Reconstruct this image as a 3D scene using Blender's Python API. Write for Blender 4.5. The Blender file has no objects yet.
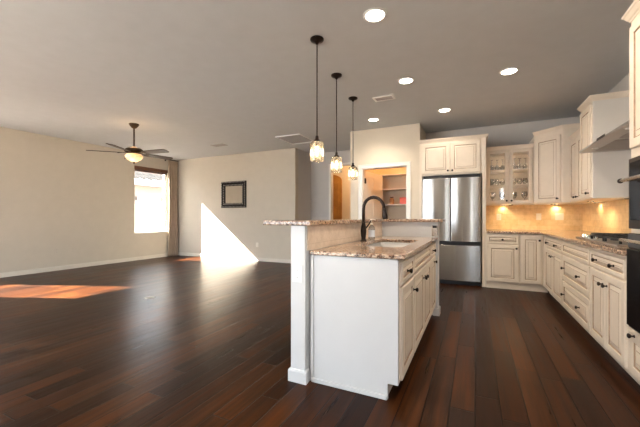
import bpy, bmesh, math, random
from mathutils import Vector, Matrix
random.seed(7)
PI = math.pi
SC = bpy.context.scene
COL = SC.collection
R = math.radians
CEIL = 2.86

# ------------------------------------------------------------------ camera
cam = bpy.data.cameras.new('camera'); cam_ob = bpy.data.objects.new('camera', cam); COL.objects.link(cam_ob)
cam.sensor_width = 36; cam.lens = 36*322/640; cam.shift_y = 3.5/640
cam.clip_start = .02; cam.clip_end = 200
cam_ob.location = (0, 0, 1.15); cam_ob.rotation_euler = (R(90), 0, R(25.7))
SC.camera = cam_ob
# ------------------------------------------------------------------ world, sun, exposure
W = bpy.data.worlds.new('world'); SC.world = W; W.use_nodes = True
bg = W.node_tree.nodes['Background']; bg.inputs[0].default_value = (.80, .90, 1.0, 1); bg.inputs[1].default_value = 5.2
sun = bpy.data.lights.new('sun', 'SUN'); sun.energy = 62; sun.angle = R(.6); sun.color = (1, .93, .82)
sun_ob = bpy.data.objects.new('sun', sun); COL.objects.link(sun_ob)
sun_ob.rotation_euler = Vector((1, .40, -.78)).to_track_quat('-Z', 'Y').to_euler()
SC.view_settings.view_transform = 'Standard'; SC.view_settings.look = 'None'
SC.view_settings.gamma = 1; SC.view_settings.use_curve_mapping = False
SC.view_settings.exposure = 1.25

def portal(loc, rot, sx, sy):
    l = bpy.data.lights.new('daylight_portal', 'AREA'); l.shape = 'RECTANGLE'; l.size = sx; l.size_y = sy
    l.cycles.is_portal = True
    o = bpy.data.objects.new('daylight_portal', l); COL.objects.link(o); o.location = loc; o.rotation_euler = rot
# openings that let the daylight in, some of them unseen and added for it
WIN1 = (5.54, 6.54, .73, 2.50); WIN2 = (1.30, 2.27, .73, 2.50); FILL_WIN3 = (-2.2, -.5, .02, 2.50)  # the third is an unseen opening added for more daylight
for a, b, c, d in (WIN1, WIN2, FILL_WIN3):
    portal((-8.12, (a+b)/2, (c+d)/2), (0, R(-90), 0), d-c, b-a)
FILL_REAR = ((-7.4, -2.4, .02, 2.50), (.95, 1.3, .30, 2.42))  # unseen rear openings, added to light the room from behind
for a, b, c, d in FILL_REAR:
    portal(((a+b)/2, -3.02, (c+d)/2), (R(90), 0, 0), b-a, d-c)

FILL_RWIN = (-2.7, -.35, .40, 2.42)  # unseen opening behind the camera, added to lift the kitchen side
portal((1.67, (FILL_RWIN[0]+FILL_RWIN[1])/2, (FILL_RWIN[2]+FILL_RWIN[3])/2), (0, R(90), 0), FILL_RWIN[3]-FILL_RWIN[2], FILL_RWIN[1]-FILL_RWIN[0])
# ------------------------------------------------------------------ materials
def nodes(m): return m.node_tree.nodes, m.node_tree.links
def base(name):
    m = bpy.data.materials.new(name); m.use_nodes = True
    return m, m.node_tree.nodes['Principled BSDF']
def coord(m, scale=(1, 1, 1)):
    N, L = nodes(m)
    t = N.new('ShaderNodeTexCoord'); mp = N.new('ShaderNodeMapping'); mp.inputs['Scale'].default_value = scale
    L.new(t.outputs['Object'], mp.inputs['Vector']); return mp.outputs[0]
def bump(m, b, height, strength, dist=.002):
    N, L = nodes(m); n = N.new('ShaderNodeBump'); n.inputs['Strength'].default_value = strength; n.inputs['Distance'].default_value = dist
    L.new(height, n.inputs['Height']); L.new(n.outputs[0], b.inputs['Normal']); return n
def noise(m, vec, scale, detail=4, rough=.5):
    N, L = nodes(m); n = N.new('ShaderNodeTexNoise'); n.inputs['Scale'].default_value = scale
    n.inputs['Detail'].default_value = detail; n.inputs['Roughness'].default_value = rough
    L.new(vec, n.inputs['Vector']); return n
def ramp(m, fac, stops):
    N, L = nodes(m); r = N.new('ShaderNodeValToRGB'); e = r.color_ramp.elements
    while len(e) < len(stops): e.new(.5)
    for k, (p, c) in enumerate(stops): e[k].position = p; e[k].color = (*c, 1)
    L.new(fac, r.inputs[0]); return r.outputs[0]
def mixc(m, fac, a, b, mode='MIX'):
    N, L = nodes(m); x = N.new('ShaderNodeMix'); x.data_type = 'RGBA'; x.blend_type = mode
    for s, v in ((0, fac), (6, a), (7, b)):
        if hasattr(v, 'node'): L.new(v, x.inputs[s])
        elif s == 0: x.inputs[0].default_value = v
        else: x.inputs[s].default_value = (*v, 1)
    return x.outputs[2]
def flat(name, c, rough=.5, metal=0., var=.06, bs=0., scale=6, bscale=120, coat=0., spec=.5):
    """plain surface with a little procedural variation"""
    m, b = base(name); v = coord(m); n = noise(m, v, scale)
    lo = tuple(max(0, k*(1-var)) for k in c); hi = tuple(min(1, k*(1+var)) for k in c)
    nodes(m)[1].new(ramp(m, n.outputs['Fac'], [(.3, lo), (.7, hi)]), b.inputs['Base Color'])
    b.inputs['Roughness'].default_value = rough; b.inputs['Metallic'].default_value = metal
    b.inputs['Coat Weight'].default_value = coat; b.inputs['Specular IOR Level'].default_value = spec
    if bs: bump(m, b, noise(m, v, bscale, 3).outputs['Fac'], bs)
    return m
def emit(name, c, s):
    m = bpy.data.materials.new(name); m.use_nodes = True; N, L = nodes(m); N.clear()
    e = N.new('ShaderNodeEmission'); o = N.new('ShaderNodeOutputMaterial'); e.inputs[0].default_value = (*c, 1); e.inputs[1].default_value = s
    L.new(e.outputs[0], o.inputs[0]); return m
def pane(name, tint=(1, 1, 1), refl=.12, rough=.02):
    m = bpy.data.materials.new(name); m.use_nodes = True; N, L = nodes(m); N.clear()
    t = N.new('ShaderNodeBsdfTransparent'); t.inputs[0].default_value = (*tint, 1)
    g = N.new('ShaderNodeBsdfGlossy'); g.inputs['Roughness'].default_value = rough
    lw = N.new('ShaderNodeLayerWeight'); lw.inputs[0].default_value = .25
    ma = N.new('ShaderNodeMath'); ma.operation = 'MULTIPLY_ADD'; ma.inputs[1].default_value = .6; ma.inputs[2].default_value = refl*.4; ma.use_clamp = True
    mx = N.new('ShaderNodeMixShader'); o = N.new('ShaderNodeOutputMaterial')
    L.new(lw.outputs['Fresnel'], ma.inputs[0]); L.new(ma.outputs[0], mx.inputs[0]); L.new(t.outputs[0], mx.inputs[1]); L.new(g.outputs[0], mx.inputs[2])
    L.new(mx.outputs[0], o.inputs[0]); return m

def make_floor_mat():
    m, b = base('hand_scraped_wood'); N, L = nodes(m)
    t = N.new('ShaderNodeTexCoord'); sp = N.new('ShaderNodeSeparateXYZ'); L.new(t.outputs['Object'], sp.inputs[0])
    cx = N.new('ShaderNodeCombineXYZ'); L.new(sp.outputs[1], cx.inputs[0]); L.new(sp.outputs[0], cx.inputs[1])
    br = N.new('ShaderNodeTexBrick'); br.offset = .37; br.offset_frequency = 3; br.squash = 1.35; br.squash_frequency = 2
    for k, v in (('Scale', 1), ('Mortar Size', .0038), ('Mortar Smooth', .3), ('Bias', 0), ('Brick Width', 1.05), ('Row Height', .138)):
        br.inputs[k].default_value = v
    br.inputs['Color1'].default_value = (0, 0, 0, 1); br.inputs['Color2'].default_value = (1, 1, 1, 1); br.inputs['Mortar'].default_value = (.5, .5, .5, 1)
    L.new(cx.outputs[0], br.inputs['Vector'])
    mp = N.new('ShaderNodeMapping'); mp.inputs['Scale'].default_value = (.9, 17, 1); L.new(cx.outputs[0], mp.inputs[0])
    # shift the grain from board to board
    vm = N.new('ShaderNodeVectorMath'); vm.operation = 'MULTIPLY_ADD'; vm.inputs[1].default_value = (37, 11, 5)
    L.new(br.outputs['Color'], vm.inputs[0]); L.new(mp.outputs[0], vm.inputs[2])
    g = noise(m, vm.outputs[0], 1.6, 6, .62)
    big = noise(m, cx.outputs[0], 2.2, 3)
    tone = ramp(m, br.outputs['Color'], [(0, (.016, .0044, .0012)), (.5, (.033, .0096, .0022)), (1, (.062, .0200, .0045))])
    gr = ramp(m, g.outputs['Fac'], [(.30, (.38, .34, .30)), (.5, (1, 1, 1)), (.72, (1.7, 1.55, 1.35))])
    c = mixc(m, 1., tone, gr, 'MULTIPLY')
    c = mixc(m, .35, c, ramp(m, big.outputs['Fac'], [(.3, (.55, .5, .5)), (.7, (1.25, 1.2, 1.15))]), 'MULTIPLY')
    c = mixc(m, br.outputs['Fac'], c, (.004, .002, .0015))
    L.new(c, b.inputs['Base Color'])
    rr = ramp(m, g.outputs['Fac'], [(.3, (.27,)*3), (.75, (.40,)*3)]); L.new(rr, b.inputs['Roughness'])
    b.inputs['Specular IOR Level'].default_value = .105
    # scraped surface: gentle waves + groove
    w = noise(m, vm.outputs[0], .8, 2)
    h = N.new('ShaderNodeMath'); h.operation = 'MULTIPLY_ADD'; h.inputs[1].default_value = -1.6; L.new(br.outputs['Fac'], h.inputs[0]); L.new(w.outputs['Fac'], h.inputs[2])
    bump(m, b, h.outputs[0], .55, .0045)
    return m
def make_granite(name):
    m, b = base(name); v = coord(m); N, L = nodes(m)
    vo = N.new('ShaderNodeTexVoronoi'); vo.inputs['Scale'].default_value = 70; L.new(v, vo.inputs['Vector'])
    n1 = noise(m, v, 55, 5, .7); n2 = noise(m, v, 9, 3)
    c = ramp(m, vo.outputs['Color'], [(.12, (.06, .03, .022)), (.30, (.27, .15, .095)), (.5, (.54, .37, .26)), (.75, (.64, .50, .38)), (.95, (.28, .21, .18))])
    sp = ramp(m, n1.outputs['Fac'], [(.40, (.05, .03, .025)), (.50, (1, 1, 1))])
    c = mixc(m, .85, c, sp, 'MULTIPLY')
    c = mixc(m, .4, c, ramp(m, n2.outputs['Fac'], [(.3, (.7, .62, .56)), (.7, (1.15, 1.1, 1.05))]), 'MULTIPLY')
    L.new(c, b.inputs['Base Color']); b.inputs['Roughness'].default_value = .12
    return m
def make_tile(name, c1, c2, horiz=0, tile=.10, rough=.35):
    """stone tiles laid in courses; horiz picks the world axis that runs along the wall"""
    m, b = base(name); N, L = nodes(m)
    t = N.new('ShaderNodeTexCoord'); sp = N.new('ShaderNodeSeparateXYZ'); L.new(t.outputs['Object'], sp.inputs[0])
    cx = N.new('ShaderNodeCombineXYZ'); L.new(sp.outputs[horiz], cx.inputs[0]); L.new(sp.outputs[2], cx.inputs[1])
    br = N.new('ShaderNodeTexBrick'); br.offset = .5
    for k, v in (('Scale', 1), ('Mortar Size', .0015), ('Brick Width', tile*2), ('Row Height', tile)): br.inputs[k].default_value = v
    br.inputs['Color1'].default_value = (*c1, 1); br.inputs['Color2'].default_value = (*c2, 1)
    br.inputs['Mortar'].default_value = (c1[0]*.8, c1[1]*.78, c1[2]*.74, 1); L.new(cx.outputs[0], br.inputs['Vector'])
    n = noise(m, t.outputs['Object'], 14, 6, .65)
    c = mixc(m, .55, br.outputs['Color'], ramp(m, n.outputs['Fac'], [(.3, (.68, .6, .5)), (.6, (1.05, 1.02, 1))]), 'MULTIPLY')
    L.new(c, b.inputs['Base Color']); b.inputs['Roughness'].default_value = rough
    bump(m, b, br.outputs['Fac'], -.3, .002)
    return m
def make_steel(name, c=(.52, .50, .485), rough=.16, stretch=(260, 260, 2)):
    m, b = base(name); v = coord(m, stretch); n = noise(m, v, 1, 3)
    nodes(m)[1].new(ramp(m, n.outputs['Fac'], [(.3, tuple(k*.93 for k in c)), (.7, tuple(min(1, k*1.05) for k in c))]), b.inputs['Base Color'])
    b.inputs['Metallic'].default_value = 1; b.inputs['Roughness'].default_value = rough
    b.inputs['Anisotropic'].default_value = .35
    return m
def make_crystal():
    m = bpy.data.materials.new('crystal_glass'); m.use_nodes = True; N, L = nodes(m); N.clear()
    t = N.new('ShaderNodeBsdfTransparent'); t.inputs[0].default_value = (1, .97, .92, 1)
    g = N.new('ShaderNodeBsdfGlossy'); g.inputs['Roughness'].default_value = .08
    tr = N.new('ShaderNodeBsdfTranslucent'); tr.inputs[0].default_value = (1, .93, .82, 1)
    m1 = N.new('ShaderNodeMixShader'); m2 = N.new('ShaderNodeMixShader'); lw = N.new('ShaderNodeLayerWeight'); lw.inputs[0].default_value = .35
    o = N.new('ShaderNodeOutputMaterial')
    m1.inputs[0].default_value = .16; L.new(t.outputs[0], m1.inputs[1]); L.new(tr.outputs[0], m1.inputs[2])
    L.new(lw.outputs['Fresnel'], m2.inputs[0]); L.new(m1.outputs[0], m2.inputs[1]); L.new(g.outputs[0], m2.inputs[2]); L.new(m2.outputs[0], o.inputs[0])
    return m

MT = {
 'wall': flat('wall_paint_beige', (.56, .505, .42), .75, var=.02, bs=.12, bscale=160, spec=.3),
 'wall_k': flat('wall_paint_kitchen', (.56, .53, .50), .75, var=.02, bs=.12, bscale=160, spec=.3),
 'wall_w': flat('wall_paint_pantry', (.68, .60, .485), .75, var=.02, bs=.12, bscale=160, spec=.3),
 'ceil': flat('ceiling_paint', (.585, .60, .62), .85, var=.02, bs=.25, bscale=90, spec=.2),
 'base': flat('baseboard_paint', (.66, .61, .53), .45, var=.02),
 'trim': flat('white_trim_paint', (.80, .77, .72), .4, var=.02),
 'white': flat('white_cabinet_paint', (.62, .62, .62), .38, var=.015),
 'cream': flat('glazed_cream_paint', (.76, .66, .545), .36, var=.03, scale=10),
 'glaze': flat('brown_glaze', (.36, .235, .145), .5, var=.2, scale=25),
 'bronze': flat('oil_rubbed_bronze', (.030, .021, .017), .32, metal=.85, var=.25, scale=30),
 'granite': make_granite('speckled_granite'),
 'tile_b': make_tile('travertine_back', (.68, .48, .25), (.75, .57, .34), 0),
 'tile_r': make_tile('travertine_right', (.68, .48, .25), (.75, .57, .34), 1),
 'tile_i': make_tile('travertine_island', (.82, .68, .54), (.85, .72, .59), 1, .16),
 'floor': make_floor_mat(),
 'steel': make_steel('brushed_steel'),
 'steel_d': make_steel('hood_steel', (.47, .455, .44), .36, (3, 200, 200)),
 'sinksteel': make_steel('sink_steel', (.30, .29, .285), .5, (3, 200, 200)),
 'pale': flat('pale_panel_paint', (.70, .655, .60), .38, var=.015),
 'steel_h': make_steel('brushed_steel_fine', (.62, .61, .60), .25, (3, 200, 200)),
 'black': flat('black_plastic', (.012, .012, .013), .35),
 'glassblk': flat('black_glass', (.007, .006, .006), .16, spec=.02),
 'iron': flat('cast_iron', (.018, .018, .019), .6, bs=.2),
 'chrome': flat('polished_chrome', (.75, .75, .76), .12, metal=1, var=.02),
 'plate': flat('ivory_plate', (.74, .69, .60), .35, var=.01),
 'platew': flat('white_plate', (.82, .82, .82), .35, var=.01),
 'ovenframe': flat('dark_brown_oven_trim', (.035, .025, .019), .5, spec=.2),
 'slot': flat('dark_slot', (.05, .045, .04), .5),
 'pane': pane('clear_pane'), 'glass': pane('drinking_glass', (.86, .86, .84), .5, .05), 'smoke': pane('smoked_glass', (.60, .58, .55), .8, .05),
 'crystal': make_crystal(),
 'bulb': emit('bulb_glow', (1, .76, .46), 6), 'can': emit('downlight_glow', (1, .90, .74), 9), 'puck': emit('puck_glow', (1, .82, .5), 14),
 'curtain': flat('linen_curtain', (.38, .295, .22), .85, var=.06, bs=.3, bscale=300),
 'blind': flat('walnut_blind', (.15, .065, .03), .45, var=.25, scale=14),
 'frame': flat('dark_frame', (.012, .009, .007), .6, var=.4, scale=40, spec=.2),
 'bead': flat('silver_bead', (.52, .48, .42), .35, metal=.5, var=.1),
 'mirror': flat('mirror_glass', (.80, .78, .74), .04, metal=1, var=.0),
 'blade': flat('walnut_blade', (.035, .02, .012), .45, var=.35, scale=8),
 'fanmetal': flat('antique_bronze', (.07, .045, .028), .35, metal=.9, var=.2, scale=20),
 'woodwarm': flat('golden_door_wood', (.38, .19, .045), .45, var=.2, scale=5),
 'stucco': flat('neighbour_stucco', (.24, .20, .17), .9, var=.04, bs=.4, bscale=60),
 'rooftile': flat('pale_roof_tile', (.022, .021, .020), .95, var=.15, scale=5, spec=.05),
 'fence': make_tile('block_fence', (.26, .21, .175), (.29, .24, .20), 1, .2, .9),
 'ground': flat('gravel_ground', (.34, .30, .26), .95, var=.15, bs=.5, bscale=40),
 'red': flat('coral_box', (.72, .16, .13), .5, var=.08), 'amber': flat('amber_jar', (.42, .20, .07), .3, var=.15),
 'soap': pane('soap_bottle_plastic', (.80, .84, .88), .4, .1), 'soapw': flat('pump_white', (.85, .78, .66), .35), 'soaplabel': flat('soap_label', (.72, .76, .82), .4),
 'winframe': flat('vinyl_window_frame', (.82, .80, .75), .4, var=.02),
 'grille': flat('grille_grey', (.36, .34, .33), .6, var=.03),
 'dark': flat('recess_shade', (.03, .028, .026), .8),
 'linenw': flat('roller_cloth', (.85, .84, .80), .8),
}
# frosted bowl of the fan light: lit from inside by its own bulb
def make_frost():
    m, b = base('alabaster_glass'); v = coord(m); n = noise(m, v, 9, 4)
    N, L = nodes(m); L.new(ramp(m, n.outputs['Fac'], [(.35, (1, .60, .24)), (.6, (1, .80, .50))]), b.inputs['Base Color'])
    L.new(ramp(m, n.outputs['Fac'], [(.35, (1, .50, .14)), (.6, (1, .78, .45))]), b.inputs['Emission Color']); b.inputs['Emission Strength'].default_value = .30
    b.inputs['Roughness'].default_value = .3; return m
MT['frost'] = make_frost()
def aniso(name, c, rough, rot):
    m = make_steel(name, c, rough, (2, 2, 260)); N, L = nodes(m); b = N['Principled BSDF']
    tg = N.new('ShaderNodeTangent'); tg.direction_type = 'RADIAL'; tg.axis = 'Z'; L.new(tg.outputs[0], b.inputs['Tangent'])
    b.inputs['Anisotropic'].default_value = .85; b.inputs['Anisotropic Rotation'].default_value = rot
    return m
MT['steel'] = aniso('brushed_steel_door', (.48, .46, .44), .22, 0.25)

# ------------------------------------------------------------------ mesh helper
class MB:
    def __init__(s): s.v = []; s.f = []; s.mi = []; s.sm = []
    def add(s, vs, fs, mi=0, sm=False):
        o = len(s.v); s.v += [tuple(p) for p in vs]
        for f in fs: s.f.append([i+o for i in f]); s.mi.append(mi); s.sm.append(sm)
        return s
    def box(s, x0, x1, y0, y1, z0, z1, mi=0):
        return s.add([(x0,y0,z0),(x1,y0,z0),(x1,y1,z0),(x0,y1,z0),(x0,y0,z1),(x1,y0,z1),(x1,y1,z1),(x0,y1,z1)],
                     [(0,3,2,1),(4,5,6,7),(0,1,5,4),(1,2,6,5),(2,3,7,6),(3,0,4,7)], mi)
    def prism(s, poly, a0, a1, axis='z', mi=0):
        """poly in the two axes other than `axis`, extruded from a0 to a1"""
        n = len(poly)
        def P(p, a):
            return {'z': (p[0], p[1], a), 'x': (a, p[0], p[1]), 'y': (p[0], a, p[1])}[axis]
        vs = [P(p, a0) for p in poly]+[P(p, a1) for p in poly]
        fs = [tuple(range(n))[::-1], tuple(range(n, 2*n))]+[(i, (i+1) % n, n+(i+1) % n, n+i) for i in range(n)]
        return s.add(vs, fs, mi)
    def cells(s, cu, cv, w0, w1, skip, axis='z', mi=0):
        """slab cut into cells with some cells left open"""
        nu, nv = len(cu)-1, len(cv)-1; full = {(i, j) for i in range(nu) for j in range(nv)}-set(skip)
        def P(u, v, w): return {'z': (u, v, w), 'x': (w, u, v), 'y': (u, w, v)}[axis]
        for i, j in full:
            a, b, c, d = (cu[i], cv[j]), (cu[i+1], cv[j]), (cu[i+1], cv[j+1]), (cu[i], cv[j+1])
            for w, rev in ((w0, 1), (w1, 0)):
                q = [P(*k, w) for k in (a, b, c, d)]
                s.add(q, [(3, 2, 1, 0) if rev else (0, 1, 2, 3)], mi)
            for (e0, e1), nb in (((a, b), (i, j-1)), ((b, c), (i+1, j)), ((c, d), (i, j+1)), ((d, a), (i-1, j))):
                if nb not in full: s.add([P(*e0, w0), P(*e1, w0), P(*e1, w1), P(*e0, w1)], [(0, 1, 2, 3)], mi)
        return s
    def lathe(s, prof, c=(0, 0, 0), axis='z', n=20, mi=0, sm=True, caps=True):
        """prof: (radius, height) pairs along the axis"""
        c = Vector(c); vs = []
        def P(r, h, a):
            x, y = r*math.cos(a), r*math.sin(a)
            return c+Vector({'z': (x, y, h), '-y': (x, -h, y), 'x': (h, x, y), '-x': (-h, x, y), 'y': (x, h, y)}[axis])
        for r, h in prof: vs += [P(max(r, 1e-4), h, 2*PI*k/n) for k in range(n)]
        fs = [(a*n+k, a*n+(k+1) % n, (a+1)*n+(k+1) % n, (a+1)*n+k) for a in range(len(prof)-1) for k in range(n)]
        if caps: fs += [tuple(range(n))[::-1], tuple((len(prof)-1)*n+k for k in range(n))]
        return s.add(vs, fs, mi, sm)
    def tube(s, pts, r, n=10, mi=0, sm=True):
        pts = [Vector(p) for p in pts]; rs = r if isinstance(r, (list, tuple)) else [r]*len(pts); vs = []; ref = None
        for k, p in enumerate(pts):
            d = (pts[min(k+1, len(pts)-1)]-pts[max(k-1, 0)]).normalized()
            if ref is None: ref = d.orthogonal().normalized()
            ref = (ref-d*ref.dot(d)).normalized(); o = d.cross(ref)
            vs += [p+(ref*math.cos(2*PI*j/n)+o*math.sin(2*PI*j/n))*rs[k] for j in range(n)]
        fs = [(a*n+j, a*n+(j+1) % n, (a+1)*n+(j+1) % n, (a+1)*n+j) for a in range(len(pts)-1) for j in range(n)]
        fs += [tuple(range(n))[::-1], tuple((len(pts)-1)*n+j for j in range(n))]
        return s.add(vs, fs, mi, sm)
    def sweep(s, path, prof, z=0, mi=0):
        """moulding: closed profile (outward, up) carried along an xy path, mitred; outward is to the right of travel"""
        P = [Vector((p[0], p[1])) for p in path]; n = len(prof); vs = []
        for k, p in enumerate(P):
            d0 = (P[k]-P[k-1]).normalized() if k else None; d1 = (P[k+1]-P[k]).normalized() if k < len(P)-1 else None
            nr = lambda d: Vector((d.y, -d.x))
            if d0 is None: o = nr(d1)
            elif d1 is None: o = nr(d0)
            else:
                a, b = nr(d0), nr(d1); o = (a+b)/(1+a.dot(b))
            vs += [(p.x+o.x*q[0], p.y+o.y*q[0], z+q[1]) for q in prof]
        fs = [(a*n+j, a*n+(j+1) % n, (a+1)*n+(j+1) % n, (a+1)*n+j) for a in range(len(P)-1) for j in range(n)]
        fs += [tuple(range(n))[::-1], tuple((len(P)-1)*n+j for j in range(n))]
        return s.add(vs, fs, mi)
    def rings(s, x0, x1, z0, z1, loops, glaze=(), cap=True, mi=0, gi=1, cm=None):
        """rectangular loops (inset, y) lofted one into the next, as a door face looking along -y"""
        vs = []; 
        for i, y in loops: vs += [(x0+i, y, z0+i), (x1-i, y, z0+i), (x1-i, y, z1-i), (x0+i, y, z1-i)]
        for a in range(len(loops)-1):
            s_f = [(a*4+j, a*4+(j+1) % 4, (a+1)*4+(j+1) % 4, (a+1)*4+j) for j in range(4)]
            s.add(vs, s_f, gi if a in glaze else mi)
        if cap: s.add(vs[-4:], [(0, 1, 2, 3)], mi if cm is None else cm); s.add(vs[:4], [(3, 2, 1, 0)], mi)
        return s
    def build(s, name, mats, parent=None, bevel=0, loc=None, seg=2):
        me = bpy.data.meshes.new(name); me.from_pydata(s.v, [], s.f)
        mats = mats if isinstance(mats, (list, tuple)) else [mats]
        for k in mats: me.materials.append(MT[k])
        me.polygons.foreach_set('material_index', s.mi); me.polygons.foreach_set('use_smooth', s.sm)
        bm = bmesh.new(); bm.from_mesh(me); bmesh.ops.remove_doubles(bm, verts=bm.verts, dist=1e-5)
        bmesh.ops.recalc_face_normals(bm, faces=bm.faces); bm.to_mesh(me); bm.free()
        o = bpy.data.objects.new(name, me); COL.objects.link(o)
        if parent: o.parent = parent
        if loc: o.location = loc
        if bevel:
            b = o.modifiers.new('bevel', 'BEVEL'); b.width = bevel; b.segments = seg; b.limit_method = 'ANGLE'; b.angle_limit = R(40)
        return o
def box(*a): return MB().box(*a)
def thing(name, label, cat, loc=(0, 0, 0), rz=0, group=None):
    o = bpy.data.objects.new(name, None); COL.objects.link(o); o.empty_display_size = .1
    o.location = loc; o.rotation_euler = (0, 0, rz); o['label'] = label; o['category'] = cat
    if group: o['group'] = group
    return o
def tag(o, label, cat, group=None):
    o['label'] = label; o['category'] = cat
    if group: o['group'] = group
    return o
def struct(o): o['kind'] = 'structure'; return o
def lamp(kind, name, parent, loc, energy, color, size=.05, spot=None, rot=None, blend=.6):
    l = bpy.data.lights.new(name, kind); l.energy = energy; l.color = color
    if kind == 'AREA': l.shape = 'DISK'; l.size = size
    else: l.shadow_soft_size = size
    if spot: l.spot_size = R(spot); l.spot_blend = blend
    o = bpy.data.objects.new(name, l); COL.objects.link(o); o.location = loc
    if rot: o.rotation_euler = rot
    if parent: o.parent = parent
    return o
def copy_tree(o, parent=None):
    c = o.copy(); COL.objects.link(c)
    if parent: c.parent = parent
    for ch in list(o.children): copy_tree(ch, c)
    return c

# ================================================================== the setting
struct(box(-8.25, 1.8, -3.15, 9.75, -.1, 0).build('floor', 'floor'))
struct(box(-8.25, 1.8, -3.15, 9.75, CEIL, CEIL+.1).build('ceiling', 'ceil'))
def holes(cu, cv, rects):
    """cell cuts and skip list for a wall with rectangular openings"""
    cu = sorted(set([cu[0], cu[1]]+[k for r in rects for k in r[:2]])); cv = sorted(set([cv[0], cv[1]]+[k for r in rects for k in r[2:]]))
    sk = [(i, j) for i in range(len(cu)-1) for j in range(len(cv)-1) for r in rects
          if r[0]-1e-6 <= cu[i] and cu[i+1] <= r[1]+1e-6 and r[2]-1e-6 <= cv[j] and cv[j+1] <= r[3]+1e-6]
    return cu, cv, sk
def wall(name, axis, u, w, rects=(), mat='wall', z=(0, CEIL)):
    cu, cv, sk = holes(u, z, rects)
    return struct(MB().cells(cu, cv, w[0], w[1], sk, axis).build(name, mat))
wall('wall_left', 'x', (-3.15, 9.75), (-8.25, -8.1), (WIN1, WIN2, FILL_WIN3))
wall('wall_far', 'y', (-8.1, -4.0), (6.9, 7.05))
wall('wall_rear', 'y', (-8.1, 1.65), (-3.15, -3.0), FILL_REAR)
wr = wall('wall_right', 'x', (-3.15, 7.0), (1.65, 1.8), (FILL_RWIN,), 'wall_k')
wb = wall('wall_back', 'y', (-.905, 1.65), (6.85, 7.0), mat='wall_k')
PD = (-2.003, -1.136, 0, 2.105)
wall('wall_pantry_front', 'y', (-2.25, -.905), (6.08, 6.2), (PD,), 'wall_w')
wall('wall_pantry_left', 'x', (6.2, 7.75), (-2.25, -2.13), mat='wall_w')
wall('wall_pantry_right', 'x', (6.2, 7.47), (-1.02, -.905), mat='wall_w')
wall('wall_pantry_back', 'y', (-2.13, -1.02), (7.35, 7.47), mat='wall_w')
wall('wall_hall_side', 'x', (7.05, 7.75), (-4.15, -4.0), mat='wall_k')
HD = (-3.41, -2.45, 0, 2.49)
wall('wall_hall', 'y', (-8.1, -2.13), (7.75, 7.9), (HD,), 'wall_k')
wall('wall_bedroom', 'y', (-8.1, -1.5), (9.6, 9.75), mat='wall_w')
wall('wall_bedroom_side', 'x', (7.9, 9.6), (-1.65, -1.5), mat='wall_w')
struct(box(-2.13, -1.5, 7.75, 7.9, 0, CEIL).build('wall_hall_end', 'wall_k'))
# baseboards
BP = [(0, 0), (.014, 0), (.014, .075), (.009, .088), (0, .09)]
def baseboard(name, path): return struct(MB().sweep(path, BP).build(name, 'base'))
baseboard('baseboard_left', [(-8.1, -2.98), (-8.1, 6.88)])
baseboard('baseboard_far', [(-8.08, 6.9), (-4.0, 6.9), (-4.0, 7.735)])
baseboard('baseboard_pantry', [(-2.25, 7.7), (-2.25, 6.08), (-2.09, 6.08)])
baseboard('baseboard_hall', [(-3.98, 7.75), (-3.47, 7.75)])
baseboard('baseboard_rear', [(1.6, -3.0), (1.0, -3.0)])
# casings
def casing(name, x0, x1, zt, yf, w=.07):
    p = [(x0-w, 0), (x0, 0), (x0, zt), (x1, zt), (x1, 0), (x1+w, 0), (x1+w, zt+w), (x0-w, zt+w)]
    m = MB().prism(p, yf-.018, yf, 'y')
    m.box(x0-w, x0-w+.016, yf-.024, yf-.018, 0, zt+w).box(x1+w-.016, x1+w, yf-.024, yf-.018, 0, zt+w).box(x0-w, x1+w, yf-.024, yf-.018, zt+w-.016, zt+w)
    return struct(m.build(name, 'trim', bevel=.003))
casing('trim_1', PD[0], PD[1], PD[3], 6.08)
casing('trim_2', HD[0], HD[1], HD[3], 7.75, .05)
j = MB().box(PD[0], PD[0]+.015, 6.08, 6.2, 0, PD[3]).box(PD[1]-.015, PD[1], 6.08, 6.2, 0, PD[3]).box(PD[0], PD[1], 6.08, 6.2, PD[3]-.015, PD[3])
struct(j.build('trim_3', 'trim'))
# windows; the last four are unseen ones added to bring in daylight
def window(name, rect, plane, axis, meet=None):
    a, b, c, d = rect; t = .035; fr = MB()
    P = lambda u0, u1, z0, z1, w0=-.04, w1=.04: fr.box(*( (plane+w0, plane+w1, u0, u1) if axis == 'x' else (u0, u1, plane+w0, plane+w1)), z0, z1)
    P(a, a+t, c, d); P(b-t, b, c, d); P(a+t, b-t, c, c+t); P(a+t, b-t, d-t, d)
    if axis == 'y': P((a+b)/2-.03, (a+b)/2+.03, c+t, d-t)
    o = struct(fr.build(name, 'winframe', bevel=.004))
    g = MB()
    if axis == 'x': g.box(plane-.004, plane+.004, a+.03, b-.03, c+.03, d-.03)
    else: g.box(a+.03, b-.03, plane-.004, plane+.004, c+.03, d-.03)
    g.build('pane', 'pane', o)
    return o
w1 = window('window_1', WIN1, -8.2, 'x')
MB().box(-8.16, -8.145, 5.60, 5.63, 1.60, 1.70).box(-8.16, -8.145, 6.40, 6.43, 1.60, 1.70).build('window_latch', 'bronze', w1)
MB().box(-8.16, -8.085, WIN1[0]-.01, WIN1[1]+.01, WIN1[2]-.02, WIN1[2]+.005).build('window_sill', 'trim', w1, .004)
window('window_2', WIN2, -8.2, 'x'); window('fill_window_3', FILL_WIN3, -8.2, 'x')
window('fill_window_6', FILL_RWIN, 1.74, 'x'); window('fill_window_4', FILL_REAR[0], -3.08, 'y'); window('fill_window_5', FILL_REAR[1], -3.08, 'y')  # unseen windows, added for their daylight

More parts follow.
